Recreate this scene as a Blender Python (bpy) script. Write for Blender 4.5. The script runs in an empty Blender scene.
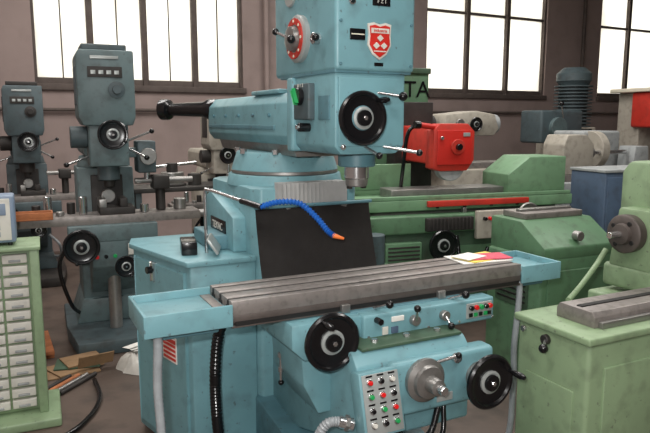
import bpy, bmesh, math, random
from mathutils import Vector, Matrix
random.seed(3)
V = Vector
scene = bpy.context.scene
scene.view_settings.view_transform = 'Standard'

# ---------------------------------------------------------------- materials
def lin(c):
    c = c/255.0
    return c/12.92 if c <= 0.04045 else ((c+0.055)/1.055)**2.4
def col(rgb, k=1.0):
    return (min(1, lin(rgb[0])*k), min(1, lin(rgb[1])*k), min(1, lin(rgb[2])*k), 1)

def mat(name, rgb, rough=0.45, metal=0.0, noise=0.12, scale=5.0, bump=0.02, grime=0.0, fine=90.0, gcol=(0.035,0.028,0.022,1), chips=0.0):
    m = bpy.data.materials.new(name); m.use_nodes = True
    nt = m.node_tree; b = nt.nodes['Principled BSDF']
    tc = nt.nodes.new('ShaderNodeTexCoord')
    n1 = nt.nodes.new('ShaderNodeTexNoise'); n1.inputs['Scale'].default_value = scale; n1.inputs['Detail'].default_value = 6
    nt.links.new(tc.outputs['Object'], n1.inputs['Vector'])
    r = nt.nodes.new('ShaderNodeValToRGB')
    r.color_ramp.elements[0].position = 0.3; r.color_ramp.elements[1].position = 0.7
    r.color_ramp.elements[0].color = col(rgb, 1-noise); r.color_ramp.elements[1].color = col(rgb, 1+noise)
    nt.links.new(n1.outputs['Fac'], r.inputs['Fac'])
    out = r.outputs['Color']
    def layer(out, sc, p0, p1, amt, c):
        n2 = nt.nodes.new('ShaderNodeTexNoise'); n2.inputs['Scale'].default_value = sc; n2.inputs['Detail'].default_value = 8
        nt.links.new(tc.outputs['Object'], n2.inputs['Vector'])
        r2 = nt.nodes.new('ShaderNodeValToRGB')
        r2.color_ramp.elements[0].position = p0; r2.color_ramp.elements[1].position = p1
        r2.color_ramp.elements[0].color = (0,0,0,1); r2.color_ramp.elements[1].color = (amt,)*3+(1,)
        nt.links.new(n2.outputs['Fac'], r2.inputs['Fac'])
        mx = nt.nodes.new('ShaderNodeMixRGB'); mx.inputs['Color2'].default_value = c
        nt.links.new(r2.outputs['Color'], mx.inputs['Fac']); nt.links.new(out, mx.inputs['Color1'])
        return mx.outputs['Color'], n2
    if grime > 0:
        out, n2 = layer(out, scale*3.1, 0.50, 0.74, grime, gcol)
        rr = nt.nodes.new('ShaderNodeMapRange'); rr.inputs['To Min'].default_value = rough-.08; rr.inputs['To Max'].default_value = min(1,rough+.20)
        nt.links.new(n2.outputs['Fac'], rr.inputs['Value']); nt.links.new(rr.outputs['Result'], b.inputs['Roughness'])
    else: b.inputs['Roughness'].default_value = rough
    if chips > 0:
        out, _x = layer(out, 38, 0.66, 0.70, chips, (0.06,0.05,0.045,1))
    nt.links.new(out, b.inputs['Base Color'])
    b.inputs['Metallic'].default_value = metal
    if bump > 0:
        n3 = nt.nodes.new('ShaderNodeTexNoise'); n3.inputs['Scale'].default_value = fine; n3.inputs['Detail'].default_value = 3
        nt.links.new(tc.outputs['Object'], n3.inputs['Vector'])
        bp = nt.nodes.new('ShaderNodeBump'); bp.inputs['Strength'].default_value = bump*5; bp.inputs['Distance'].default_value = 0.002
        nt.links.new(n3.outputs['Fac'], bp.inputs['Height']); nt.links.new(bp.outputs['Normal'], b.inputs['Normal'])
    return m

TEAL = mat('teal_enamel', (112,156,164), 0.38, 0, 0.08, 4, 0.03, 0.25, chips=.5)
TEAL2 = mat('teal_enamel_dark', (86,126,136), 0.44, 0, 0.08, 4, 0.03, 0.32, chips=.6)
BLACK = mat('black_bakelite', (18,18,20), 0.22, 0, 0.1, 5, 0.0)
RUBBER = mat('black_rubber', (48,44,42), 0.65, 0, 0.2, 8, 0.05, 0.1)
STEEL = mat('ground_steel', (150,148,145), 0.32, 0.75, 0.12, 12, 0.02, 0.15)
CHROME = mat('chrome', (200,200,200), 0.18, 0.9, 0.05, 5, 0)
CAST = mat('cast_iron_table', (134,128,124), 0.36, 0.35, 0.14, 10, 0.04, 0.4)
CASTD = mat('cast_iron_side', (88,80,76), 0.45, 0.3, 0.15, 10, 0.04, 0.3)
SLOT = mat('slot_dark', (22,20,19), 0.6, 0.0, 0.2, 10, 0.03)
BELLOW = mat('grey_bellows', (175,175,173), 0.6, 0, 0.08, 8, 0.02, 0.1)
WHITE = mat('white_enamel', (205,203,194), 0.45, 0, 0.05, 5, 0.0, .15)
CREAM = mat('cream_plate', (222,215,195), 0.5, 0, 0.04, 5, 0.0)
PANEL = mat('panel_silver', (165,170,168), 0.35, 0.3, 0.05, 5, 0)
RED = mat('red_enamel', (196,42,34), 0.4, 0, 0.08, 5, 0.01)
REDO = mat('red_guard_paint', (190,50,38), 0.45, 0, 0.1, 5, 0.02, 0.25)
GREENB = mat('green_button', (30,150,80), 0.35, 0, 0.05, 5, 0)
REDB = mat('red_button', (210,30,30), 0.3, 0, 0.05, 5, 0)
ORANGE = mat('orange_nozzle', (235,120,50), 0.45, 0, 0.05, 5, 0)
BLUEL = mat('blue_coolant_plastic', (30,92,175), 0.4, 0, 0.08, 5, 0)
HOSE = mat('grey_clear_hose', (150,155,158), 0.3, 0, 0.12, 20, 0.02, .1)
MGREY = mat('grey_green_enamel', (90,108,110), 0.42, 0, 0.12, 5, 0.02, 0.45, chips=.5)
MGREY2 = mat('dark_slate_enamel', (70,84,88), 0.48, 0, 0.12, 5, 0.02, 0.45, chips=.5)
BEIGE = mat('beige_enamel', (164,158,146), 0.5, 0, 0.08, 5, 0.02, 0.35)
LGREY = mat('light_grey_enamel', (152,156,156), 0.5, 0, 0.08, 5, 0.02, 0.35)
GREEN = mat('mid_green_enamel', (86,120,90), 0.42, 0, 0.1, 4, 0.02, 0.4, chips=.5)
GREEND = mat('dark_green_enamel', (66,90,70), 0.5, 0, 0.1, 4, 0.02, 0.45, chips=.5)
GREENL = mat('pale_green_enamel', (132,154,120), 0.42, 0, 0.08, 4, 0.03, 0.32, chips=.5)
GREENT = mat('grinder_table_green', (110,145,112), 0.42, 0, 0.08, 4, 0.02, 0.35, chips=.4)
NAVY = mat('blue_cabinet_paint', (76,94,116), 0.5, 0, 0.1, 4, 0.02, 0.35)
DARK = mat('dark_oily_metal', (52,49,47), 0.5, 0.3, 0.3, 9, 0.04, 0.2)
WOOD = mat('worn_wood', (160,98,60), 0.7, 0, 0.25, 12, 0.05, 0.3)
CARD = mat('brown_cardboard', (140,112,82), 0.85, 0, 0.12, 8, 0.04, 0.2)
FLOORM = mat('oily_concrete', (86,73,65), 0.5, 0, 0.30, 1.3, 0.07, 0.8, 30)
WALLM = mat('dusty_plaster', (146,130,125), 0.9, 0, 0.1, 1.0, 0.05, 0.18, 25)
CEILM = mat('ceiling_plaster', (160,155,148), 0.9, 0, 0.06, 1.0, 0.04)
FRAME = mat('weathered_window_iron', (88,78,73), 0.7, 0.1, 0.15, 6, 0.04, 0.2)
CLOTH = mat('white_plastic_sheet', (196,192,184), 0.6, 0, 0.08, 6, 0.06, .2)
PAPER = mat('paper_white', (228,226,220), 0.7, 0, 0.03, 6, 0)
YEL = mat('paper_yellow', (228,205,90), 0.6, 0, 0.05, 6, 0)
PINK = mat('paper_magenta', (195,70,90), 0.6, 0, 0.2, 30, 0)
DROM = mat('readout_blue_grey', (120,136,156), 0.45, 0, 0.06, 6, 0)
DISP = mat('display_glass', (30,38,40), 0.1, 0, 0.05, 6, 0)

GLASS = bpy.data.materials.new('frosted_glass'); GLASS.use_nodes = True
_nt = GLASS.node_tree
for n in list(_nt.nodes):
    if n.type == 'BSDF_PRINCIPLED': _nt.nodes.remove(n)
_o = [n for n in _nt.nodes if n.type == 'OUTPUT_MATERIAL'][0]
_t = _nt.nodes.new('ShaderNodeBsdfTranslucent')
_tc = _nt.nodes.new('ShaderNodeTexCoord'); _n = _nt.nodes.new('ShaderNodeTexNoise'); _n.inputs['Scale'].default_value = 1.3
_n.inputs['Detail'].default_value = 5
_r = _nt.nodes.new('ShaderNodeValToRGB'); _r.color_ramp.elements[0].position = .3; _r.color_ramp.elements[1].position = .7
_r.color_ramp.elements[0].color = (.68,.66,.61,1); _r.color_ramp.elements[1].color = (.95,.94,.90,1)
_nt.links.new(_tc.outputs['Object'], _n.inputs['Vector']); _nt.links.new(_n.outputs['Fac'], _r.inputs['Fac'])
_nt.links.new(_r.outputs['Color'], _t.inputs['Color']); _nt.links.new(_t.outputs[0], _o.inputs['Surface'])

FILL_GLOW = bpy.data.materials.new('added_fill_diffuser'); FILL_GLOW.use_nodes = True  # glowing face of the added overhead fill fixtures
FILL_GLOW.node_tree.nodes['Principled BSDF'].inputs['Base Color'].default_value = (.9,.9,.88,1)
FILL_GLOW.node_tree.nodes['Principled BSDF'].inputs['Emission Color'].default_value = (1,.97,.9,1)
FILL_GLOW.node_tree.nodes['Principled BSDF'].inputs['Emission Strength'].default_value = 1.0

# ---------------------------------------------------------------- helpers
def root(name, loc=(0,0,0), rz=0.0, s=1.0):
    o = bpy.data.objects.new(name, None); o.empty_display_size = 0.1
    scene.collection.objects.link(o)
    o.location = loc; o.rotation_euler = (0,0,math.radians(rz)); o.scale = (s,s,s)
    return o
def emit(bm, rt, name, m, smooth=True):
    bmesh.ops.recalc_face_normals(bm, faces=bm.faces)
    me = bpy.data.meshes.new(name); bm.to_mesh(me); bm.free()
    if smooth:
        for p in me.polygons: p.use_smooth = True
        me.set_sharp_from_angle(angle=math.radians(38))
    me.materials.append(m)
    o = bpy.data.objects.new(name, me); scene.collection.objects.link(o)
    if rt is not None: o.parent = rt
    return o
def box(rt, name, x, y, z, m, bev=0.006):
    bm = bmesh.new(); bmesh.ops.create_cube(bm, size=1)
    for v in bm.verts:
        v.co = V(((x[0]+x[1])/2+v.co.x*(x[1]-x[0]), (y[0]+y[1])/2+v.co.y*(y[1]-y[0]), (z[0]+z[1])/2+v.co.z*(z[1]-z[0])))
    b = min(bev, 0.3*min(abs(x[1]-x[0]), abs(y[1]-y[0]), abs(z[1]-z[0])))
    if b > 0: bmesh.ops.bevel(bm, geom=bm.edges[:], offset=b, segments=3, affect='EDGES', profile=0.5)
    return emit(bm, rt, name, m)
def obox(rt, name, c, xd, yd, size, m, bev=0.003):
    xd = V(xd).normalized(); yd = V(yd); yd = (yd-xd*yd.dot(xd)).normalized(); zd = xd.cross(yd)
    bm = bmesh.new(); bmesh.ops.create_cube(bm, size=1)
    for v in bm.verts: v.co = V(c)+xd*v.co.x*size[0]+yd*v.co.y*size[1]+zd*v.co.z*size[2]
    b = min(bev, .3*min(size))
    if b > 0: bmesh.ops.bevel(bm, geom=bm.edges[:], offset=b, segments=2, affect='EDGES', profile=0.5)
    return emit(bm, rt, name, m)
def prism(rt, name, pts, axis, lo, hi, m, bev=0.004):
    bm = bmesh.new()
    def P(a,b,c):
        return {'z':(a,b,c),'x':(c,a,b),'y':(a,c,b)}[axis]
    A = [bm.verts.new(P(p[0],p[1],lo)) for p in pts]; B = [bm.verts.new(P(p[0],p[1],hi)) for p in pts]
    bm.faces.new(A); bm.faces.new(B[::-1])
    n = len(pts)
    for i in range(n): bm.faces.new((A[i],B[i],B[(i+1)%n],A[(i+1)%n]))
    if bev > 0: bmesh.ops.bevel(bm, geom=bm.edges[:], offset=bev, segments=2, affect='EDGES', profile=0.5)
    return emit(bm, rt, name, m)
def frame_of(d):
    d = V(d).normalized(); a = V((0,0,1)) if abs(d.z) < .9 else V((1,0,0))
    x = d.cross(a).normalized(); return x, d.cross(x).normalized(), d
def lathe(rt, name, prof, o, d, m, seg=40):
    x,y,d = frame_of(d); o = V(o); bm = bmesh.new(); rings = []
    for r,h in prof:
        if r < 1e-5: rings.append([bm.verts.new(o+d*h)])
        else: rings.append([bm.verts.new(o+d*h+x*math.cos(2*math.pi*i/seg)*r+y*math.sin(2*math.pi*i/seg)*r) for i in range(seg)])
    for a,b in zip(rings, rings[1:]):
        for i in range(seg):
            j = (i+1)%seg
            if len(a) == 1 and len(b) == 1: continue
            if len(a) == 1: bm.faces.new((a[0],b[j],b[i]))
            elif len(b) == 1: bm.faces.new((a[i],a[j],b[0]))
            else: bm.faces.new((a[i],a[j],b[j],b[i]))
    return emit(bm, rt, name, m)
def cyl(rt, name, p0, p1, r, m, r1=None, seg=32):
    p0 = V(p0); p1 = V(p1); L = (p1-p0).length; r1 = r if r1 is None else r1
    c = min(.12*min(r,r1), .2*L, .004)
    return lathe(rt, name, [(0,0),(r-c,0),(r,c),(r1,L-c),(r1-c,L),(0,L)], p0, p1-p0, m, seg)
def ball(rt, name, c, r, m):
    return lathe(rt, name, [(r*math.sin(math.pi*i/12), -r*math.cos(math.pi*i/12)) for i in range(13)], c, (0,0,1), m, 20)
def spline(pts, n=12):
    pts = [V(p) for p in pts]; P = [2*pts[0]-pts[1]]+pts+[2*pts[-1]-pts[-2]]; out = []
    for i in range(1, len(P)-2):
        for k in range(n):
            t = k/n; a,b,c,d = P[i-1:i+3]
            out.append(0.5*((2*b)+(c-a)*t+(2*a-5*b+4*c-d)*t*t+(-a+3*b-3*c+d)*t**3))
    out.append(pts[-1]); return out
def tube(rt, name, pts, r, m, n=12, corr=0.0, seg=12, straight=False, pitch=0.012):
    path = [V(p) for p in pts] if straight else spline(pts, n)
    if corr > 0:
        new = []; 
        for a,b in zip(path, path[1:]):
            k = max(1, int((b-a).length/(pitch/2)))
            for i in range(k): new.append(a.lerp(b, i/k))
        new.append(path[-1]); path = new
    bm = bmesh.new(); rings = []; x = None
    for i,p in enumerate(path):
        d = (path[min(i+1,len(path)-1)]-path[max(i-1,0)]).normalized()
        if x is None: x = frame_of(d)[0]
        x = (x-d*x.dot(d)).normalized(); y = d.cross(x)
        rr = r*(1+(corr if i%2 else -corr))
        rings.append([bm.verts.new(p+x*math.cos(2*math.pi*k/seg)*rr+y*math.sin(2*math.pi*k/seg)*rr) for k in range(seg)])
    for a,b in zip(rings, rings[1:]):
        for k in range(seg): bm.faces.new((a[k],a[(k+1)%seg],b[(k+1)%seg],b[k]))
    bm.faces.new(rings[0]); bm.faces.new(rings[-1][::-1])
    return emit(bm, rt, name, m)
def lever(rt, name, p0, p1, m=CHROME, r=0.006, kr=0.015, km=BLACK):
    cyl(rt, name+'_arm', p0, p1, r, m, seg=12); 
    if kr > 0: ball(rt, name+'_knob', p1, kr, km)
def handwheel(rt, name, c, ax, R, m=BLACK, handle=0.6):
    c = V(c); x,y,d = frame_of(ax); k = R
    prof = [(0,-.15*k),(.3*k,-.15*k),(.34*k,-.02*k),(.78*k,.02*k),(.84*k,-.04*k),(.93*k,-.06*k),(k,.02*k),(k,.12*k),(.94*k,.19*k),(.86*k,.18*k),(.80*k,.10*k),(.72*k,.08*k),(.45*k,.06*k),(0,.06*k)]
    lathe(rt, name+'_rim', prof, c, d, m, 48)
    lathe(rt, name+'_dial', [(0,.06*k),(.42*k,.06*k),(.42*k,.13*k),(.34*k,.16*k),(.34*k,.14*k),(0,.14*k)], c, d, PANEL, 40)
    lathe(rt, name+'_hub', [(0,.14*k),(.30*k,.14*k),(.29*k,.24*k),(.12*k,.26*k),(0,.26*k)], c, d, m, 32)
    cyl(rt, name+'_nut', c+d*.26*k, c+d*.32*k, .09*k, CHROME, seg=6)
    a = handle; h = c+(x*math.cos(a)+y*math.sin(a))*.86*k
    lathe(rt, name+'_handle', [(0,.15*k),(.07*k,.15*k),(.06*k,.25*k),(.11*k,.45*k),(.12*k,.75*k),(.08*k,.9*k),(0,.93*k)], h, d, m, 20)
def text(rt, name, s, size, loc, rot, m):
    cu = bpy.data.curves.new(name, 'FONT'); cu.body = s; cu.size = size; cu.align_x = 'CENTER'; cu.align_y = 'CENTER'; cu.extrude = .0008
    cu.materials.append(m); o = bpy.data.objects.new(name, cu); scene.collection.objects.link(o)
    o.location = loc; o.rotation_euler = [math.radians(a) for a in rot]; o.parent = rt; return o
FRONT = (90,0,0); LEFT = (90,0,-90)
def grooved(rt, name, x0, x1, y0, y1, z0, z1, slots, sw, sd, m, sm):
    cs = [y0+(y1-y0)*(i+.5)/slots for i in range(slots)]
    pts = [(y0,z0),(y0,z1)]
    for c in cs:
        pts += [(c-sw/2,z1),(c-sw/2,z1-sd),(c+sw/2,z1-sd),(c+sw/2,z1)]
    pts += [(y1,z1),(y1,z0)]
    prism(rt, name, pts, 'x', x0, x1, m, 0.001)
    for i,c in enumerate(cs):
        box(rt, name+'_slot_shade_fill_%d'%i, (x0-.001,x1+.001), (c-sw/2-.0005,c+sw/2+.0005), (z1-sd-.001,z1-.003), sm, 0)  # near-flush dark filler, shade of the slot put in as colour
        box(rt, name+'_slot_mouth_%d'%i, (x0-.0015,x1+.0015), (c-sw,c+sw), (z1-sd-.014,z1-sd), sm, 0)

# ---------------------------------------------------------------- camera
cam = bpy.data.cameras.new('camera'); cam.lens = 35.45; cam.sensor_width = 36; cam.clip_end = 100
co = bpy.data.objects.new('camera', cam); scene.collection.objects.link(co)
co.location = (0,0,1.6); co.rotation_euler = (math.radians(90-8.6),0,0); scene.camera = co

# ---------------------------------------------------------------- room
RM = Matrix.Translation((0,9.5,0)) @ Matrix.Rotation(math.radians(28.36),4,'Z')
KS = 9.5/8.5
def boxes(name, lst, m):
    bm = bmesh.new()
    for x,y,z in lst:
        r = bmesh.ops.create_cube(bm, size=1)
        for v in r['verts']:
            v.co = V(((x[0]+x[1])/2+v.co.x*(x[1]-x[0]), (y[0]+y[1])/2+v.co.y*(y[1]-y[0]), (z[0]+z[1])/2+v.co.z*(z[1]-z[0])))
    o = emit(bm, None, name, m, False); o.matrix_world = RM; return o
WX = [(-3.46*KS,-1.13*KS),(1.62*KS,3.97*KS),(5.21*KS,7.5*KS)]
ZS, ZT, H = 1.98, 4.1, 5.2
segs = [((-6,10),(0,.25),(0,ZS)), ((-6,10),(0,.25),(ZT,H))]
xs = [-6]+[a for w in WX for a in w]+[10]
for i in range(0,len(xs),2): segs.append(((xs[i],xs[i+1]),(0,.25),(ZS,ZT)))
boxes('wall_back', segs, WALLM)
boxes('wall_left', [((-6.25,-6),(-14,.25),(0,H))], WALLM)
boxes('wall_right', [((10,10.25),(-14,.25),(0,H))], WALLM)
boxes('wall_front', [((-6.25,10.25),(-14.25,-14),(0,H))], WALLM)
boxes('floor', [((-6.25,10.25),(-14.25,.25),(-.1,0))], FLOORM)
boxes('ceiling', [((-6.25,10.25),(-14.25,.25),(H,H+.1))], CEILM)
for i,(a,b) in enumerate(WX):
    rt = root('window_%d'%(i+1)); rt.matrix_world = RM
    box(rt,'pane',(a,b),(.10,.11),(ZS,ZT),GLASS,0)
    n = 4 if i == 0 else 3
    box(rt,'sill',(a-.03,b+.03),(-.04,.12),(ZS-.03,ZS+.045),FRAME,.005)
    box(rt,'head',(a,b),(.04,.12),(ZT-.06,ZT),FRAME,.005)
    for k in range(n+1):
        x = a+(b-a)*k/n; w = .035 if 0<k<n else .035
        box(rt,'mullion_%d'%k,(max(a,x-w),min(b,x+w)),(.03,.12),(ZS,ZT),FRAME,.004)
        if k < n and i == 0: box(rt,'thin_bar_%d'%k,(x+(b-a)/n/2-.008,x+(b-a)/n/2+.008),(.085,.10),(ZS,ZT),FRAME,.002)
    box(rt,'transom',(a,b),(.06,.12),(ZS+1.32,ZS+1.36),FRAME,.004)
    box(rt,'lower_rail',(a,b),(.06,.12),(ZS+.02,ZS+.12),FRAME,.004)
rt = root('wall_pipe'); rt.matrix_world = RM
cyl(rt,'riser',(-.95,-.08,0),(-.95,-.08,5.2),.035,WALLM); 
cyl(rt,'conduit',(5.3,-.06,0),(5.3,-.06,5.2),.03,FRAME)
cyl(rt,'cross_conduit',(-5.9,-.05,1.72),(9.8,-.05,1.72),.02,FRAME)

# ---------------------------------------------------------------- main milling machine
M = root('knee_milling_machine', (-.32,2.13,0), 26.57)
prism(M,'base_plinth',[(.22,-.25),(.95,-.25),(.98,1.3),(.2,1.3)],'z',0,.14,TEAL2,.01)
prism(M,'column',[(.33,.58),(.80,.58),(.84,.64),(.84,1.2),(.78,1.27),(.35,1.27),(.30,1.2),(.30,.64)],'z',.14,1.30,TEAL,.012)
box(M,'column_way',(.42,.72),(.50,.60),(.3,1.22),STEEL,.004)
cyl(M,'turret_base',(.575,.88,1.29),(.575,.88,1.345),.285,TEAL,.275,seg=56)
cyl(M,'turret_ring',(.575,.88,1.345),(.575,.88,1.365),.262,STEEL,seg=56)
cyl(M,'turret_swivel',(.575,.88,1.36),(.575,.88,1.45),.262,TEAL,.235,seg=56)
for i in range(8):
    a = i*math.pi/4+.2; cyl(M,'turret_bolt_%d'%i,(.575+.235*math.cos(a),.88+.235*math.sin(a),1.44),(.575+.235*math.cos(a),.88+.235*math.sin(a),1.465),.016,CHROME,seg=6)
# ram
prism(M,'ram_body',[(.44,1.49),(.41,1.53),(.41,1.67),(.45,1.715),(.70,1.715),(.74,1.67),(.74,1.53),(.71,1.49)],'y',.44,1.62,TEAL,.006)
prism(M,'ram_dovetail',[(.47,1.44),(.45,1.50),(.70,1.50),(.68,1.44)],'y',.50,1.55,STEEL,.003)
box(M,'ram_gearcase',(.43,.72),(.60,.95),(1.715,1.735),TEAL,.008)
box(M,'ram_side_strip',(.404,.412),(.60,1.60),(1.555,1.575),TEAL2,.002)
for k in range(5): cyl(M,'ram_side_bolt_%d'%k,(.412,.66+.21*k,1.62),(.40,.66+.21*k,1.62),.010,TEAL2,seg=6)
cyl(M,'ram_end_flange',(.575,1.62,1.60),(.575,1.64,1.60),.11,TEAL2)
lathe(M,'ram_overarm_support',[(0,0),(.058,0),(.060,.02),(.060,.06),(.045,.09),(.036,.33),(.058,.34),(.062,.35),(.062,.39),(.03,.41),(0,.41)],(.47,1.62,1.66),(-.66,.75,0.0),BLACK,32)
# head
box(M,'head_upper_gearbox',(.415,.755),(.03,.60),(1.775,2.27),TEAL,.016)
prism(M,'head_lower_gearbox',[(.423,1.785),(.423,1.50),(.45,1.47),(.69,1.47),(.727,1.50),(.727,1.785)],'y',.05,.47,TEAL,.01)
box(M,'head_seam',(.418,.745),(.04,.55),(1.768,1.784),TEAL2,.003)
box(M,'head_swivel_plate',(.405,.745),(.40,.455),(1.47,1.77),TEAL,.01)
box(M,'head_front_cover',(.435,.715),(.042,.052),(1.50,1.755),TEAL,.003)
cyl(M,'spindle_collar',(.60,.2,1.475),(.60,.2,1.415),.075,TEAL2)
cyl(M,'quill',(.60,.2,1.42),(.60,.2,1.365),.050,CHROME)
cyl(M,'spindle_nose',(.60,.2,1.37),(.60,.2,1.335),.046,STEEL,.044)
for k in (-1,1): box(M,'drive_key_%d'%(k+1),(.60+k*.032-.008,.60+k*.032+.008),(.19,.21),(1.325,1.337),DARK,.001)
cyl(M,'spindle_bore',(.60,.2,1.336),(.60,.2,1.332),.018,SLOT)
handwheel(M,'head_handwheel',(.503,-.01,1.606),(0,-1,0),.098,handle=4.0)
cyl(M,'head_wheel_shaft',(.503,.06,1.606),(.503,-.02,1.606),.045,TEAL2)
lever(M,'speed_lever',(.60,.05,1.70),(.665,-.03,1.685),kr=.017)
lever(M,'quill_lock_lever',(.55,.05,1.50),(.56,-.04,1.47),kr=.013)
lever(M,'quill_feed_lever',(.63,.05,1.50),(.75,-.02,1.475),kr=.013)
ball(M,'oil_cup',(.455,.045,1.50),.012,CHROME)
sh = [(-.050,.060),(-.025,.066),(0,.058),(.025,.066),(.050,.060),(.046,.02),(.050,-.015),(.03,-.048),(0,-.068),(-.03,-.048),(-.050,-.015),(-.046,.02)]
prism(M,'emblem_border',[(.594+p[0],1.885+p[1]) for p in sh],'y',.024,.032,WHITE,.001)
prism(M,'emblem_field',[(.594+p[0]*.86,1.885+p[1]*.86) for p in sh],'y',.021,.026,RED,.0005)
box(M,'emblem_header',(.556,.632),(.0195,.0225),(1.912,1.930),WHITE,0); text(M,'emblem_lettering','industria',.016,(.594,.0185,1.921),FRONT,RED)
for cx,cz in ((.594,1.895),(.578,1.868),(.610,1.868)):
    prism(M,'emblem_diamond_%d'%int(cx*1000),[(cx-.014,cz),(cx,cz-.012),(cx+.014,cz),(cx,cz+.012)],'y',.018,.023,WHITE,0)
box(M,'emblem_stripe',(.568,.620),(.0195,.0225),(1.846,1.850),WHITE,0)
box(M,'model_plate',(.565,.640),(.026,.032),(2.010,2.040),BLACK,.002); text(M,'model_text','F Z 1',.018,(.603,.025,2.025),FRONT,WHITE)
box(M,'speed_table_plate',(.472,.535),(.026,.032),(1.885,1.925),BLACK,.002); box(M,'speed_table_rows',(.477,.53),(.024,.027),(1.903,1.907),CREAM,0)
box(M,'maker_plate',(.575,.612),(.026,.032),(1.795,1.808),BLACK,.001)
cyl(M,'oil_sight',(.48,.032,2.02),(.48,.022,2.02),.014,CHROME); cyl(M,'oil_sight_glass',(.48,.023,2.02),(.48,.02,2.02),.009,DISP)
for x in (.435,.735):
    for z in (1.80,2.10,1.95): cyl(M,'head_bolt_%d_%d'%(x*1000,z*100),(x,.031,z),(x,.024,z),.006,TEAL2,seg=6)
dc = V((.415,.33,1.915))
lathe(M,'speed_dial_ring',[(0,0),(.092,0),(.092,.018),(.078,.026),(0,.026)],dc,(-1,0,0),PANEL,48)
lathe(M,'speed_dial_band',[(.055,.0262),(.078,.0262),(.078,.031),(.055,.031)],dc,(-1,0,0),REDO,48)
lathe(M,'speed_dial_boss',[(0,.026),(.05,.026),(.046,.05),(.03,.055),(0,.055)],dc,(-1,0,0),STEEL,32)
lever(M,'gear_lever',(.37,.33,1.915),(.33,.23,1.90),kr=.016)
lever(M,'gear_lever_back',(.37,.33,1.915),(.345,.42,1.95),kr=.014)
cyl(M,'dial_upper',(.418,.42,2.10),(.405,.42,2.10),.05,PANEL)
cyl(M,'dial_boss_lower',(.418,.17,1.90),(.39,.17,1.90),.022,CHROME)
lever(M,'range_lever',(.40,.17,1.90),(.37,.10,1.895),kr=.014)
for k in range(8): 
    a = k*math.pi/4; cyl(M,'dial_mark_%d'%k,dc+V((-.031,.067*math.cos(a),.067*math.sin(a))),dc+V((-.033,.067*math.cos(a),.067*math.sin(a))),.006,CREAM,seg=10)
box(M,'switch_box',(.395,.43),(.22,.36),(1.60,1.74),MGREY2,.006)
cyl(M,'rotary_switch',(.397,.29,1.69),(.375,.29,1.69),.035,BLACK)
obox(M,'switch_knob',(.370,.29,1.69),(0,.5,.86),(1,0,0),(.06,.016,.016),GREENB)
text(M,'switch_legend','0  1  2',.020,(.3935,.29,1.732),LEFT,WHITE)
cyl(M,'lock_screw',(.43,.27,1.57),(.375,.27,1.57),.017,BLACK); cyl(M,'lock_screw_tip',(.376,.27,1.57),(.365,.27,1.57),.009,CHROME)
box(M,'side_plate',(.418,.424),(.09,.18),(1.60,1.69),TEAL2,.002)
# way covers
n = 16
pts = []
for i in range(n*2+1):
    x = .40+.32*i/(n*2); pts.append((x,.50+(.02 if i%2 else 0)))
pts += [(.72,.585),(.40,.585)]
prism(M,'pleated_way_cover',pts,'z',1.215,1.325,BELLOW,0)
bm = bmesh.new(); N = 14; g = []
for i in range(N+1):
    f = i/N; row = []
    for j in range(17):
        u = j/16; row.append(bm.verts.new((.275+.560*u, .50-.02*math.sin(f*math.pi)-.12*f*f+.004*math.sin(u*9+f*3), 1.225-.42*f)))
    g.append(row)
for i in range(N):
    for j in range(16): bm.faces.new((g[i][j],g[i][j+1],g[i+1][j+1],g[i+1][j]))
bmesh.ops.solidify(bm, geom=bm.faces[:], thickness=.008)
emit(bm,M,'rubber_apron',RUBBER)
cyl(M,'apron_rail',(.27,.495,1.228),(.845,.495,1.228),.008,TEAL2,seg=12)
# table
grooved(M,'table_top',0,1.31,0,.26,.930,.98,3,.020,.022,CAST,SLOT)
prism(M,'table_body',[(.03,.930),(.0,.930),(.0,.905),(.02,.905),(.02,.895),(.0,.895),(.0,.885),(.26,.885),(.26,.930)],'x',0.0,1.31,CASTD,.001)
box(M,'table_front_slot',(.01,1.30),(-.002,.004),(.892,.908),SLOT,0)
for x in (.42,.86): box(M,'table_stop_%d'%(x*100),(x,x+.035),(-.02,.0),(.885,.918),STEEL,.003)
for nm,x0,x1 in (('tray_left',-.295,0.0),('tray_right',1.31,1.53)):
    box(M,nm+'_floor',(x0,x1),(0,.26),(.935,.945),TEAL,.002)
    box(M,nm+'_front',(x0,x1),(-.012,.0),(.895,.972),TEAL,.003)
    box(M,nm+'_rear',(x0,x1),(.26,.272),(.895,.972),TEAL,.003)
    xe = x0 if x0 < 0 else x1
    box(M,nm+'_end',(xe-.006,xe+.006),(-.012,.272),(.895,.972),TEAL,.003)
    box(M,nm+'_end_bracket',((x0+.03),(x1-.03)),(.05,.21),(.86,.925),TEAL2,.01)
    box(M,nm+'_chip_strip',(-.045,-.008) if x0 < 0 else (1.318,1.35),(.01,.25),(.9445,.949),CAST,.001)
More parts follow.
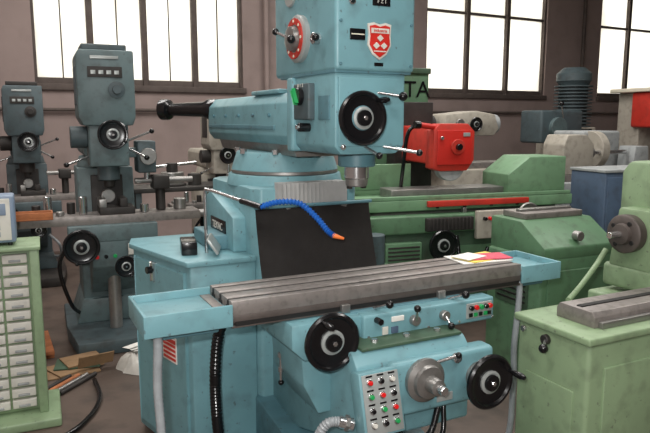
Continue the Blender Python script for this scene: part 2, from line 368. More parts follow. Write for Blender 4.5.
# saddle, apron, longitudinal gearbox
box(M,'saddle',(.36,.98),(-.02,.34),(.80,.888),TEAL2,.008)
box(M,'feed_apron',(.48,1.10),(-.075,.0),(.785,.882),TEAL,.01)
prism(M,'longitudinal_gearbox',[(.20,.88),(.20,.79),(.25,.74),(.44,.74),(.485,.80),(.485,.88)],'y',-.055,.27,TEAL,.008)
handwheel(M,'longitudinal_handwheel',(.318,-.13,.83),(0,-1,0),.106,handle=5.2)
cyl(M,'longitudinal_shaft',(.318,-.05,.83),(.318,-.13,.83),.04,STEEL)
box(M,'button_plate',(.955,1.085),(-.08,-.07),(.805,.868),PANEL,.003)
for i,(x,mm) in enumerate(((.975,BLACK),(1.0,REDB),(1.025,GREENB),(1.05,BLACK),(1.07,REDB))):
    cyl(M,'feed_button_%d'%i,(x,-.08,.85),(x,-.092,.85),.010,mm,seg=16)
    box(M,'feed_lamp_%d'%i,(x-.009,x+.009),(-.084,-.078),(.812,.828),(GREENB if i%2 else BLACK),.001)
box(M,'apron_label',(.60,.655),(-.080,-.073),(.845,.865),PAPER,.001)
box(M,'apron_label_b',(.56,.585),(-.080,-.073),(.80,.83),WHITE,.001)
box(M,'apron_label_c',(.60,.63),(-.080,-.073),(.80,.825),NAVY,.001)
for i,x in enumerate((.70,.84)):
    cyl(M,'apron_boss_%d'%i,(x,-.075,.84),(x,-.10,.84),.02,STEEL); lever(M,'feed_lever_%d'%i,(x,-.095,.84),(x-.02+.02*i,-.13,.90-.09*i),kr=.014,r=.005)
for i,x in enumerate((.50,.77,.92,1.09)): cyl(M,'apron_screw_%d'%i,(x,-.075,.80),(x,-.081,.80),.006,CHROME,seg=6)
lever(M,'table_clamp',(.90,.0,.87),(.93,-.10,.915),kr=.016)
lever(M,'table_clamp_b',(.56,.0,.88),(.57,-.11,.925),kr=.015)
cyl(M,'rapid_knob',(.535,-.075,.862),(.535,-.11,.862),.012,BLACK)
# knee
prism(M,'knee_casting',[(-.16,.785),(.60,.785),(.60,.28),(.35,.28),(.0,.40),(-.20,.46),(-.20,.74)],'x',.38,.88,TEAL,.012)
box(M,'knee_way_cover',(.42,.86),(-.17,-.02),(.785,.797),GREEND,.003)
for k in range(3): cyl(M,'way_cover_nut_%d'%k,(.50+.14*k,-.12,.795),(.50+.14*k,-.12,.808),.014,CHROME,seg=6)
box(M,'knee_nose',(.50,.97),(-.235,-.15),(.54,.745),TEAL,.02)
prism(M,'knee_left_lug',[(.26,.74),(.39,.76),(.39,.50),(.33,.50),(.27,.62)],'y',.0,.30,TEAL,.01)
lathe(M,'vertical_feed_dial',[(0,0),(.075,0),(.08,.01),(.08,.025),(.062,.035),(.058,.05),(.03,.055),(.028,.10),(.018,.105),(0,.105)],(.634,-.235,.675),(0,-1,0),STEEL,48)
cyl(M,'vertical_shaft',(.634,-.33,.675),(.634,-.37,.675),.016,CHROME)
handwheel(M,'cross_feed_handwheel',(.887,-.30,.64),(0,-1,0),.105,handle=3.5)
lathe(M,'cross_feed_collar',[(0,0),(.055,0),(.055,.03),(.04,.05),(0,.05)],(.887,-.235,.64),(0,-1,0),STEEL,32)
cyl(M,'knee_clamp_boss',(.78,-.235,.73),(.78,-.255,.73),.018,CHROME)
lever(M,'knee_clamp_lever',(.70,-.235,.725),(.76,-.28,.755),kr=.012)
box(M,'nose_plate',(.70,.77),(-.24,-.233),(.57,.60),PANEL,.001)
cyl(M,'elevating_screw_tube',(.62,.12,.14),(.62,.12,.42),.06,STEEL)
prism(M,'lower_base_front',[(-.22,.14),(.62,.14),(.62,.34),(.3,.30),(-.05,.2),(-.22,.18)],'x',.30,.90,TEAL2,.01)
xd = V((1,0,0)); up = V((0,.25,.97)).normalized(); nrm = V((0,-.97,.25)).normalized(); cc = V((.445,-.27,.635))
obox(M,'control_box',cc-nrm*.035,xd,up,(.165,.225,.07),TEAL,.008)
obox(M,'control_face',cc+nrm*.001,xd,up,(.145,.205,.006),PANEL,.002)
for i in range(4):
    for j in range(3):
        p = cc+xd*(-.045+.045*j)+up*(.075-.048*i)+nrm*.004
        mm = [[REDB,BLACK,WHITE],[GREENB,REDB,BLACK],[BLACK,GREENB,REDB],[WHITE,BLACK,GREENB]][i][j]
        cyl(M,'panel_bezel_%d%d'%(i,j),p,p+nrm*.005,.012,CHROME,seg=16); cyl(M,'panel_button_%d%d'%(i,j),p+nrm*.004,p+nrm*.014,.008,mm,seg=16)
        obox(M,'panel_tag_%d%d'%(i,j),p+up*.021,xd,up,(.026,.006,.002),BLACK,0)
cyl(M,'conduit_gland',(.36,-.22,.55),(.31,-.20,.565),.022,CHROME); cyl(M,'conduit_nut',(.345,-.212,.555),(.33,-.208,.56),.028,STEEL,seg=6)
tube(M,'flexible_conduit',[(.32,-.205,.565),(.27,-.19,.56),(.24,-.15,.48),(.24,.0,.3),(.28,.3,.15)],.017,HOSE,corr=.08)
tube(M,'panel_cable',[(.50,-.24,.53),(.56,-.26,.46),(.66,-.25,.46),(.72,-.22,.54)],.012,BLACK)
tube(M,'panel_cable_b',[(.52,-.24,.53),(.58,-.25,.42),(.72,-.24,.43),(.76,-.2,.54)],.010,BLACK)
cyl(M,'limit_rod',(.27,.22,.76),(.27,.22,.56),.006,CHROME,seg=12); cyl(M,'limit_rod_nut',(.27,.22,.66),(.27,.22,.68),.013,STEEL,seg=6)
ball(M,'limit_rod_end',(.27,.22,.555),.012,BLACK)
cyl(M,'limit_rod_tip',(.27,.22,.60),(.27,.22,.62),.011,CHROME,seg=12)
# hoses
tube(M,'drain_hose_left',[(-.25,.03,.925),(-.25,.03,.85),(-.255,.035,.7),(-.25,.03,.5),(-.26,.04,.3),(-.22,.1,.08),(-.05,.3,.03),(.15,.45,.05)],.0155,HOSE,corr=.06)
tube(M,'drain_hose_right',[(1.325,.02,.90),(1.325,.02,.8),(1.32,.03,.6),(1.325,.03,.4),(1.30,.05,.12),(1.15,.2,.04),(1.0,.5,.06)],.0140,HOSE,corr=.06)
tube(M,'power_conduit',[(.26,.2,.80),(.15,.38,.82),(.095,.45,.74),(.07,.46,.55),(.075,.46,.3),(.12,.5,.1),(.26,.55,.06)],.024,BLACK,corr=.07,pitch=.014)
# coolant line
tube(M,'coolant_pipe',[(.13,.75,1.0),(.13,.75,1.27),(.13,.74,1.292),(.15,.70,1.288),(.25,.36,1.25)],.008,CHROME,straight=True)
tube(M,'coolant_segments',[(.245,.37,1.25),(.32,.35,1.268),(.40,.32,1.262),(.45,.27,1.21),(.485,.23,1.155),(.505,.21,1.135)],.0115,BLUEL,corr=.2,pitch=.026,seg=16)
cyl(M,'coolant_nozzle',(.50,.213,1.138),(.536,.185,1.126),.011,ORANGE,.005)
cyl(M,'coolant_tap',(.21,.49,1.264),(.25,.36,1.25),.013,BLACK)
# electrical cabinet
cabp = [(.0125,.60),(-.127,1.142),(-.10,1.26),(.31,1.26),(.31,.60)]
prism(M,'electrical_cabinet',cabp,'z',.06,.975,TEAL,.008)
prism(M,'cabinet_lid',[(-.005,.585),(-.148,1.14),(-.115,1.28),(.31,1.28),(.31,.585)],'z',.975,1.0,TEAL,.006)
e = V((-.248,.969,0)); nn = V((-.969,-.248,0)); p1 = V((.0125,.60,0))
obox(M,'cabinet_door',p1+e*.285+V((0,0,.52))+nn*.004,e,(0,0,1),(.49,.84,.012),TEAL,.004)
obox(M,'door_handle_plate',p1+e*.33+V((0,0,.90))+nn*.012,e,(0,0,1),(.03,.09,.012),CHROME,.003)
cyl(M,'door_knob',p1+e*.33+V((0,0,.91))+nn*.015,p1+e*.33+V((0,0,.91))+nn*.045,.017,BLACK)
obox(M,'warning_sign',p1+e*.19+V((0,0,.565))+nn*.012,e,(0,0,1),(.13,.12,.003),PAPER,0)
for k in range(5): obox(M,'warning_line_%d'%k,p1+e*.19+V((0,0,.605-.021*k))+nn*.0145,e,(0,0,1),(.115,.012 if k else .018,.002),RED,0)
box(M,'nameplate_box',(.16,.305),(.78,1.08),(1.0,1.07),TEAL2,.008)
prism(M,'column_side_cover',[(.70,1.0),(1.18,1.0),(1.18,1.20),(1.05,1.25),(.70,1.16)],'x',.24,.31,TEAL,.008)
box(M,'nameplate',(.234,.242),(.80,1.03),(1.06,1.13),BLACK,.002); text(M,'nameplate_text','TEXAC',.05,(.233,.915,1.095),LEFT,WHITE)
obox(M,'terminal_block',(.06,.80,1.03),(.2,1,0),(0,0,1),(.16,.06,.07),BLACK,.006)
obox(M,'chip_tray_lid',(.15,.70,1.05),(.35,.9,0),(-.5,.2,.8),(.16,.08,.012),PANEL,.002)

rt = root('brochure_stack', (0,0,0)); rt.location = (.70,2.83,.981); rt.rotation_euler = (0,0,math.radians(20))
box(rt,'sheet_white',(-.14,.11),(-.09,.08),(0,.004),PAPER,0); 
obox(rt,'sheet_yellow',(.0,.0,.006),(1,.25,0),(-.25,1,0),(.22,.14,.003),YEL,0)
obox(rt,'booklet_magenta',(.03,-.01,.0095),(1,-.1,0),(.1,1,0),(.19,.12,.004),PINK,0)
obox(rt,'booklet_white',(-.06,.0,.0135),(1,.4,0),(-.4,1,0),(.13,.10,.003),PAPER,0)

# ---------------------------------------------------------------- generic background mill
def bg_mill(name, loc, rz, s, P, P2, variant=0):
    R = root(name, loc, rz, s)
    prism(R,'base',[(-.28,-.55),(.28,-.55),(.33,-.1),(.33,.55),(-.33,.55),(-.33,-.1)],'z',0,.10,P2,.01)
    prism(R,'column_lower',[(-.05,.10),(.50,.10),(.46,.5),(.42,1.25),(.02,1.25),(-.02,.5)],'x',-.20,.20,P,.015)
    prism(R,'column_flare',[(-.26,.10),(.26,.10),(.2,.28),(-.2,.28)],'y',-.08,.52,P,.01)
    box(R,'column_way',(-.11,.11),(-.07,-.02),(.35,1.2),DARK,.003)
    prism(R,'knee',[(-.40,.80),(-.05,.80),(-.05,.35),(-.15,.35),(-.38,.58)],'x',-.15,.15,P,.01)
    cyl(R,'knee_screw',(0,-.25,.1),(0,-.25,.5),.045,STEEL)
    box(R,'saddle',(-.22,.22),(-.36,-.08),(.80,.87),P2,.008)
    grooved(R,'table',-.62,.62,-.35,-.10,.88,.94,3,.018,.02,CAST,SLOT)
    box(R,'table_apron',(-.30,.30),(-.40,-.33),(.76,.88),P,.01)
    handwheel(R,'table_wheel',(-.22,-.46,.75),(0,-1,0),.12,handle=1.2)
    handwheel(R,'knee_wheel',(.06,-.50,.60),(0,-1,0),.075,handle=2.0)
    box(R,'knee_plate',(.09,.16),(-.408,-.40),(.66,.74),WHITE,.002)
    for k in range(3): cyl(R,'knee_button_%d'%k,(-.12+.06*k,-.40,.66),(-.12+.06*k,-.415,.66),.014,(REDB,BLACK,GREENB)[k],seg=12)
    tube(R,'armoured_cable',[(-.25,-.30,.80),(-.36,-.28,.6),(-.30,-.2,.3),(-.22,.0,.15)],.014,BLACK)
    tube(R,'armoured_cable_b',[(.17,-.2,.5),(.26,-.25,.4),(.28,-.1,.25),(.2,.1,.2)],.014,HOSE,corr=.08)
    cyl(R,'table_end_crank',(.62,-.22,.9),(.70,-.22,.9),.03,STEEL); lever(R,'end_crank',(.69,-.22,.9),(.70,-.32,.87))
    cyl(R,'turret',(0,.2,1.25),(0,.2,1.33),.19,P,.17,seg=40)
    prism(R,'ram',[(-.13,1.33),(-.15,1.36),(-.15,1.50),(-.12,1.54),(.12,1.54),(.15,1.50),(.15,1.36),(.13,1.33)],'y',-.12,.75,P,.008)
    prism(R,'head_gearbox',[(-.17,2.06),(-.19,2.02),(-.19,1.62),(-.16,1.56),(.16,1.56),(.18,1.62),(.18,2.06)],'y',-.42,-.05,P,.012)
    box(R,'head_cap',(-.15,.14),(-.38,-.08),(2.06,2.10),P2,.008)
    box(R,'head_lower',(-.13,.13),(-.38,-.10),(1.28,1.57),P,.012)
    cyl(R,'head_side_drum',(-.13,-.22,1.48),(-.24,-.22,1.48),.075,P2)
    handwheel(R,'head_wheel',(.02,-.44,1.50),(0,-1,0),.10,handle=2.6)
    cyl(R,'spindle_housing',(0,-.24,1.29),(0,-.24,1.18),.075,P2)
    cyl(R,'spindle',(0,-.24,1.19),(0,-.24,1.13),.04,DARK,.035)
    lathe(R,'speed_dial',[(0,0),(.055,0),(.055,.015),(.03,.02),(.028,.04),(0,.04)],(.06,-.42,1.80),(0,-1,0),P2,32)
    box(R,'head_plate',(-.12,.10),(-.428,-.42),(1.88,1.95),DARK,.002)
    for k in range(4): box(R,'head_plate_row_%d'%k,(-.10+.05*k,-.07+.05*k),(-.4295,-.427),(1.90,1.925),PANEL,.0005)
    box(R,'head_label',(-.10,.08),(-.426,-.42),(2.00,2.02),PANEL,.001)
    box(R,'head_side_plate',(-.196,-.188),(-.35,-.15),(1.70,1.95),P2,.003)
    cyl(R,'column_boss',(.0,-.05,1.05),(0,-.12,1.05),.05,STEEL)
    lever(R,'lever_a',(.13,-.25,1.45),(.30,-.30,1.52),kr=.018,r=.008); lever(R,'lever_b',(-.13,-.3,1.35),(-.28,-.38,1.30),kr=.018,r=.008)
    lever(R,'lever_c',(.13,-.32,1.40),(.24,-.42,1.34),kr=.018,r=.008)
    box(R,'vise_base',(-.08,.16),(-.33,-.12),(.94,.99),DARK,.004); box(R,'vise_jaw_a',(-.08,-.03),(-.32,-.13),(.99,1.05),STEEL,.004); box(R,'vise_jaw_b',(.06,.11),(-.32,-.13),(.99,1.05),DARK,.004)
    cyl(R,'arbor_support',(.36,-.2,.94),(.36,-.2,1.12),.035,DARK); box(R,'support_head',(.30,.42),(-.27,-.13),(1.10,1.20),DARK,.01)
    cyl(R,'arbor',(.18,-.2,1.16),(.60,-.2,1.16),.022,STEEL)
    for k in range(6): cyl(R,'pot_%d'%k,(-.56+.075*k,-.17-.08*(k%2),.94),(-.56+.075*k,-.17-.08*(k%2),.97+.05*((k*7)%3)),.028,(STEEL,DARK,CHROME)[k%3],seg=20)
    cyl(R,'collet_chuck',(.50,-.2,.94),(.50,-.2,1.02),.045,STEEL); cyl(R,'collet',(.23,-.28,.94),(.23,-.28,1.0),.03,CHROME)
    if variant == 0:
        box(R,'slotting_body',(.20,.33),(-.26,-.06),(1.22,1.45),P2,.012); cyl(R,'slotting_disc',(.27,-.26,1.34),(.27,-.30,1.34),.06,STEEL); cyl(R,'slotting_ram',(.27,-.2,1.24),(.27,-.2,1.17),.022,CHROME)
        box(R,'wing_bracket',(.12,.21),(-.2,-.1),(1.33,1.40),P,.005)
    return R
bg_mill('vertical_milling_machine', (-1.63,4.75,0), 24, 1.0, MGREY, MGREY2)
bg_mill('vertical_milling_machine', (-2.98,6.40,0), 26, .93, MGREY2, DARK, 1)
bg_mill('vertical_milling_machine', (-1.12,6.55,0), 26, .84, BEIGE, DARK, 1)

rt = root('parts_bench',(-1.55,5.40,0),26)
box(rt,'top',(-.1,1.15),(0,.42),(.98,1.02),DARK,.005)
for i,(x,y) in enumerate(((-.05,.05),(1.05,.05),(-.05,.37),(1.05,.37))): box(rt,'leg_%d'%i,(x,x+.05),(y-.02,y+.03),(0,.98),MGREY2,.004)
box(rt,'shelf',(-.05,1.1),(.03,.39),(.3,.33),MGREY2,.004)
for k in range(5): box(rt,'crate_%d'%k,(.0+.2*k,.15+.2*k),(.08,.34),(.33,.47),(LGREY,WOOD,GREEND,MGREY,LGREY)[k],.006)
rt = root('chuck_assembly',(-1.36,5.69,1.02),26)
cyl(rt,'body',(0,0,0),(0,0,.12),.10,STEEL); cyl(rt,'neck',(0,0,.12),(0,0,.2),.05,DARK); cyl(rt,'arm',(-.15,0,.17),(.22,0,.2),.015,CHROME); cyl(rt,'body_b',(.20,0,0),(.20,0,.1),.06,DARK)
cyl(rt,'base_disc',(0,0,0),(0,0,.02),.12,DARK)
rt = root('tool_arbor_set',(-.78,5.95,1.02),26)
for k in range(4): cyl(rt,'arbor_%d'%k,(-.12+.09*k,0,.0),(-.12+.09*k,0,.09),.028,STEEL,.02,seg=20); cyl(rt,'shank_%d'%k,(-.12+.09*k,0,.09),(-.12+.09*k,0,.17),.012,CHROME,seg=16)
box(rt,'rack',(-.18,.20),(-.05,.05),(0,.03),WOOD,.004)
rt = root('wooden_tool_box',(-1.98,4.20,.941),24)
box(rt,'base_board',(-.16,.16),(-.06,.07),(0,.012),WOOD,.002); box(rt,'front_board',(-.16,.16),(-.06,-.05),(.012,.05),WOOD,.002); box(rt,'back_board',(-.16,.16),(.06,.07),(.012,.05),WOOD,.002)
box(rt,'end_a',(-.16,-.15),(-.05,.06),(.012,.05),WOOD,.002); box(rt,'end_b',(.15,.16),(-.05,.06),(.012,.05),WOOD,.002)
for k in range(6): cyl(rt,'tool_%d'%k,(-.13+.05*k,-.04,.022),(-.12+.05*k,.05,.022),.009,STEEL,seg=10)

# ---------------------------------------------------------------- surface grinder
G = root('surface_grinder',(.25,4.6,0),18)
box(G,'base',(.10,1.75),(.10,.95),(0,.74),GREEND,.02)
box(G,'base_skirt',(.05,1.80),(.05,1.0),(0,.08),DARK,.005)
box(G,'bed',(-.02,1.85),(.04,.80),(.74,.88),GREEN,.015)
prism(G,'bed_ways',[(.14,.88),(.18,.905),(.22,.88),(.45,.88),(.49,.905),(.53,.88)],'x',0,1.82,STEEL,.001)
box(G,'table',(-.18,1.95),(.12,.56),(.905,.99),GREENT,.008)
box(G,'magnetic_chuck',(.35,1.35),(.22,.46),(.99,1.06),STEEL,.004)
box(G,'table_channel',(-.16,1.93),(.12,.15),(.99,1.02),GREENT,.004); box(G,'table_channel_back',(-.16,1.93),(.53,.56),(.99,1.04),GREENT,.004)
box(G,'splash_guard_back',(-.12,.66),(.53,.55),(1.02,1.24),GREENT,.006)
box(G,'splash_guard_left',(-.15,-.13),(.16,.55),(.99,1.22),GREENT,.006)
prism(G,'splash_guard_right',[(1.35,1.0),(1.90,1.0),(1.90,1.30),(1.55,1.30),(1.35,1.16)],'y',.16,.55,GREENT,.008)
box(G,'guard_rail',(.60,1.50),(.080,.118),(.935,.980),REDO,.004)
for k in range(4): box(G,'rail_bracket_%d'%k,(.68+.24*k,.70+.24*k),(.10,.125),(.92,.94),DARK,.001)
prism(G,'column',[(.50,.95),(1.02,.95),(.96,1.45),(.52,1.45)],'z',.70,2.02,GREEN,.012)
box(G,'column_cap',(.49,1.03),(.93,1.47),(2.0,2.05),GREEND,.008)
text(G,'column_lettering','TA',.20,(.90,.944,1.86),FRONT,BLACK)
box(G,'saddle_way',(.62,.98),(.78,.96),(1.0,1.75),DARK,.006)
box(G,'wheel_head',(.69,1.04),(.30,.84),(1.25,1.55),REDO,.02)
prism(G,'wheel_guard',[(.68,1.22),(.68,1.52),(.73,1.57),(.98,1.57),(1.04,1.51),(1.04,1.28),(.98,1.20),(.74,1.20)],'y',.18,.32,REDO,.010)
box(G,'wheel_guard_door',(.71,1.01),(.168,.182),(1.25,1.52),RED,.004)
cyl(G,'wheel_guard_boss',(.88,.18,1.39),(.88,.15,1.39),.060,REDO); cyl(G,'wheel_guard_hub',(.88,.15,1.39),(.88,.12,1.39),.025,BLACK)
cyl(G,'guard_latch',(.74,.168,1.46),(.74,.145,1.46),.014,CHROME,seg=12); box(G,'guard_plate',(.93,.99),(.163,.169),(1.47,1.50),PANEL,.001)
cyl(G,'grinding_wheel',(.85,.20,1.24),(.85,.28,1.24),.12,LGREY)
cyl(G,'guard_pipe',(.56,.20,1.56),(.72,.22,1.54),.022,RED); cyl(G,'guard_pipe_tip',(.52,.195,1.562),(.57,.20,1.56),.03,BLACK); tube(G,'coolant_hose',[(.62,.28,1.57),(.52,.3,1.5),(.50,.35,1.2),(.55,.5,1.0)],.016,BLACK)
box(G,'control_panel',(.98,1.24),(.0,.045),(.68,.90),BEIGE,.008)
handwheel(G,'table_wheel',(1.40,-.05,.86),(0,-1,0),.10,STEEL,2.0); handwheel(G,'cross_wheel',(.66,-.05,.66),(0,-1,0),.12,BLACK,2.0)
for i in range(4): cyl(G,'hyd_knob_%d'%i,(1.04+.045*i,.0,.84),(1.04+.045*i,-.03,.84),.014,(BLACK,REDB,BLACK,GREENB)[i],seg=16)
lever(G,'reverse_lever',(1.3,.05,.87),(1.30,-.05,.80),kr=.018,r=.008); box(G,'trip_dog',(.9,.93),(.08,.12),(.88,.92),STEEL,.002)
box(G,'electrical_box',(.22,.52),(.02,.09),(.35,.68),GREEN,.008)
for i in range(9): box(G,'louver_%d'%i,(.24,.50),(.012,.022),(.40+.03*i,.412+.03*i),DARK,.001)
box(G,'bellows_cover',(.55,.95),(.0,.10),(.76,.86),DARK,.004)
for i in range(12): box(G,'bellows_rib_%d'%i,(.56+.032*i,.57+.032*i),(-.01,.01),(.765,.855),RUBBER,.002)
tube(G,'hydraulic_hose',[(.80,.0,.72),(.82,-.06,.5),(.95,-.05,.4),(1.1,.03,.6)],.016,BLACK); tube(G,'hydraulic_hose_b',[(1.5,.05,.6),(1.55,-.05,.45),(1.62,-.04,.3),(1.6,.08,.2)],.016,BLACK)
box(G,'front_door',(.85,1.5),(.085,.10),(.12,.62),GREEN,.006)
box(G,'coolant_tank',(-.12,.22),(-.35,.0),(0,.55),GREEN,.015); cyl(G,'coolant_pump',(.05,-.18,.55),(.05,-.18,.80),.07,MGREY2)

# ---------------------------------------------------------------- right foreground lathe
L = root('bench_lathe',(.95,2.2,0),26.57)
box(L,'pedestal',(.0,1.25),(.0,.36),(0,.80),GREENL,.018)
box(L,'pedestal_rear',(.62,1.35),(.34,.56),(0,.80),GREENL,.015)
box(L,'bed_rim',(-.015,1.26),(-.012,.372),(.795,.825),GREENL,.008)
prism(L,'bed_ways',[(.07,.825),(.07,.865),(.085,.885),(.24,.885),(.255,.865),(.255,.825)],'x',.10,1.25,CAST,.003)
box(L,'bed_front_strip',(.12,1.25),(.05,.07),(.825,.85),STEEL,.002)
box(L,'way_slot',(.12,1.24),(.15,.175),(.884,.889),SLOT,0)
box(L,'headstock_base',(.70,1.35),(.16,.55),(.82,.93),GREENL,.02)
prism(L,'headstock',[(.22,.92),(.54,.92),(.54,1.36),(.50,1.41),(.26,1.41),(.22,1.36)],'x',.78,1.35,GREENL,.018)
prism(L,'headstock_shoulder',[(.26,.92),(.52,.92),(.48,1.20),(.30,1.20)],'x',.70,.80,GREENL,.015)
lathe(L,'faceplate',[(0,0),(.03,0),(.03,-.02),(.086,-.02),(.088,0),(.088,.025),(.080,.032),(.05,.034),(.045,.05),(.025,.055),(0,.055)],(.67,.40,1.09),(-1,0,0),CASTD,48)
cyl(L,'spindle_nose',(.70,.40,1.09),(.665,.40,1.09),.05,DARK)
for i in range(4): cyl(L,'chuck_slot_%d'%i,(.64,.40+.06*math.cos(i*math.pi/2+.6),1.09+.06*math.sin(i*math.pi/2+.6)),(.633,.40+.06*math.cos(i*math.pi/2+.6),1.09+.06*math.sin(i*math.pi/2+.6)),.011,SLOT,seg=12)
cyl(L,'tailstock_screw',(.55,.40,1.09),(.62,.40,1.09),.015,CHROME)
tube(L,'drip_pan_lip',[(.30,.38,.83),(.45,.45,.86),(.60,.50,.93),(.66,.50,1.0)],.012,GREENL)
lever(L,'side_lever',(-.01,.20,.76),(-.06,.16,.745),kr=.018); cyl(L,'side_boss',(.0,.20,.76),(-.02,.20,.76),.020,DARK)
box(L,'side_plate',(-.006,.002),(.06,.30),(.15,.60),GREENL,.003); cyl(L,'side_screw',(0,.32,.77),(-.015,.32,.77),.012,CHROME)
box(L,'front_door',(.08,.55),(-.008,.002),(.10,.70),GREENL,.004)

rt = root('machine_cabinet',(1.28,3.70,0),24)
box(rt,'body',(0,.62),(0,.5),(0,.78),GREEN,.02)
prism(rt,'sloped_top',[(0,.77),(0,.84),(.22,.98),(.5,.98),(.5,.77)],'x',.02,.60,GREEN,.01)
box(rt,'door',(.05,.57),(-.008,.002),(.08,.70),GREEN,.004)
cyl(rt,'handle',(.10,-.02,.4),(.10,-.02,.5),.008,CHROME)
cyl(rt,'feed_wheel_boss',(.3,.05,.9),(.3,.0,.9),.03,STEEL)
box(rt,'way_block',(.08,.55),(.24,.46),(.98,1.02),CAST,.006); box(rt,'way_rib',(.10,.53),(.32,.36),(1.02,1.035),STEEL,.003)
box(rt,'side_vent',(-.006,.002),(.1,.4),(.45,.70),GREEND,.002)
for k in range(6): box(rt,'vent_slot_%d'%k,(-.009,-.004),(.12,.38),(.48+.035*k,.492+.035*k),SLOT,.001)

rt = root('blue_steel_cabinet',(2.34,5.32,0),22)
box(rt,'body',(0,.75),(0,.4),(.04,1.16),NAVY,.01); box(rt,'plinth',(.02,.73),(.02,.38),(0,.04),DARK,.003)
box(rt,'top_plate',(-.01,.76),(-.01,.41),(1.16,1.185),LGREY,.005)
for k in range(2): box(rt,'door_%d'%k,(.02+.36*k,.37+.36*k),(-.008,.002),(.08,1.12),NAVY,.004); cyl(rt,'pull_%d'%k,(.34+.08*k,-.02,.6),(.34+.08*k,-.02,.7),.007,CHROME,seg=10)

C = root('cylindrical_grinder',(2.40,6.35,0),24)
box(C,'base',(0,1.3),(0,.65),(0,.88),LGREY,.02); box(C,'bed',(-.08,1.4),(-.03,.45),(.88,.98),LGREY,.012)
box(C,'table',(-.2,1.35),(.05,.3),(.98,1.05),CAST,.006)
prism(C,'workhead',[(.0,1.05),(.40,1.05),(.40,1.35),(.30,1.45),(.05,1.45),(.0,1.35)],'y',.05,.35,BEIGE,.015)
cyl(C,'workhead_spindle',(.40,.18,1.26),(.50,.18,1.26),.06,STEEL); cyl(C,'workpiece',(.50,.18,1.26),(1.0,.18,1.26),.022,CHROME)
prism(C,'tailstock',[(1.0,1.05),(1.25,1.05),(1.22,1.32),(1.03,1.32)],'y',.08,.3,LGREY,.012)
box(C,'wheelhead',(.55,1.1),(.35,.80),(1.0,1.48),LGREY,.03); cyl(C,'wheel',(.62,.33,1.28),(.72,.33,1.28),.2,BEIGE)
handwheel(C,'front_wheel',(.35,-.08,.8),(0,-1,0),.12)
B = root('boring_machine',(3.22,8.75,0),24)
box(B,'base',(-.3,.5),(-.3,.5),(0,.9),BEIGE,.02); box(B,'column',(-.1,.45),(-.15,.4),(.9,1.5),BEIGE,.02)
box(B,'head',(-.65,.05),(-.3,.1),(1.30,1.72),MGREY2,.03); cyl(B,'head_drum',(-.40,-.3,1.50),(-.40,-.36,1.50),.13,MGREY)
prof = [(0,0),(.19,0)]
for i in range(13): z = .04+.045*i; prof += [(.19,z),(.25,z+.002),(.25,z+.018),(.19,z+.02)]
prof += [(.21,.64),(.23,.66),(.23,.76),(.14,.84),(0,.84)]
lathe(B,'ribbed_motor',prof,(.25,.1,1.46),(0,0,1),MGREY2,40)
cyl(B,'motor_flange',(.25,.1,1.44),(.25,.1,1.48),.28,DARK)
lever(B,'handle',(-.3,-.3,1.6),(-.45,-.42,1.80),r=.012,kr=.03); box(B,'table',(-.5,.5),(-.50,-.25),(.95,1.03),CAST,.008)
T = root('tool_grinder',(1.42,7.1,0),22)
box(T,'base',(-.1,.5),(0,.5),(0,1.05),BEIGE,.02); box(T,'table',(-.3,.8),(.05,.35),(1.05,1.12),CAST,.006)
box(T,'column',(.10,.35),(.20,.45),(1.12,1.45),BEIGE,.015)
prism(T,'wheelhead',[(-.10,1.42),(.60,1.42),(.66,1.50),(.60,1.66),(.35,1.70),(-.05,1.66)],'y',.08,.45,BEIGE,.02)
cyl(T,'wheel_a',(.66,.27,1.55),(.74,.27,1.55),.11,LGREY); cyl(T,'wheel_b',(-.12,.27,1.55),(-.2,.27,1.55),.10,DARK)
handwheel(T,'wheel_feed',(.3,.02,1.55),(0,-1,0),.08); cyl(T,'dial',(.12,.08,1.56),(.12,.05,1.56),.05,STEEL)
Pz = root('hydraulic_press',(4.08,8.05,0),22)
box(Pz,'base',(0,.85),(0,.7),(0,.85),BEIGE,.02); box(Pz,'column',(.12,.72),(.32,.68),(.85,1.95),BEIGE,.02)
box(Pz,'head',(.05,.75),(-.02,.40),(1.50,1.95),REDO,.03); box(Pz,'head_cap',(.0,.80),(-.05,.72),(1.95,2.0),CREAM,.01)
cyl(Pz,'ram',(.40,.2,1.5),(.40,.2,1.25),.06,CHROME); box(Pz,'bolster',(.05,.80),(-.02,.32),(.85,.95),CAST,.01); cyl(Pz,'platen',(.40,.2,1.25),(.40,.2,1.2),.12,STEEL)
K = root('engine_lathe',(2.45,4.30,0),24)
box(K,'cabinet_left',(0,.4),(0,.4),(0,.75),GREEN,.015); box(K,'cabinet_right',(1.1,1.4),(0,.4),(0,.75),GREEN,.015)
box(K,'chip_tray',(-.05,1.45),(-.06,.44),(.75,.80),GREENL,.01); grooved(K,'bed',.0,1.42,.10,.30,.80,.94,1,.06,.04,CAST,SLOT)
prism(K,'headstock',[(.0,.94),(.40,.94),(.40,1.24),(.36,1.28),(.04,1.28),(.0,1.24)],'y',.04,.36,LGREY,.012)
cyl(K,'chuck',(.40,.2,1.11),(.48,.2,1.11),.09,STEEL); prism(K,'carriage',[(.60,.94),(.82,.94),(.80,1.04),(.62,1.04)],'y',.02,.38,GREEN,.008); box(K,'toolpost',(.67,.76),(.12,.22),(1.04,1.12),DARK,.006)
prism(K,'tailstock',[(1.1,.94),(1.34,.94),(1.30,1.18),(1.12,1.18)],'y',.12,.28,GREEN,.01); handwheel(K,'apron_wheel',(.70,-.04,.86),(0,-1,0),.07)

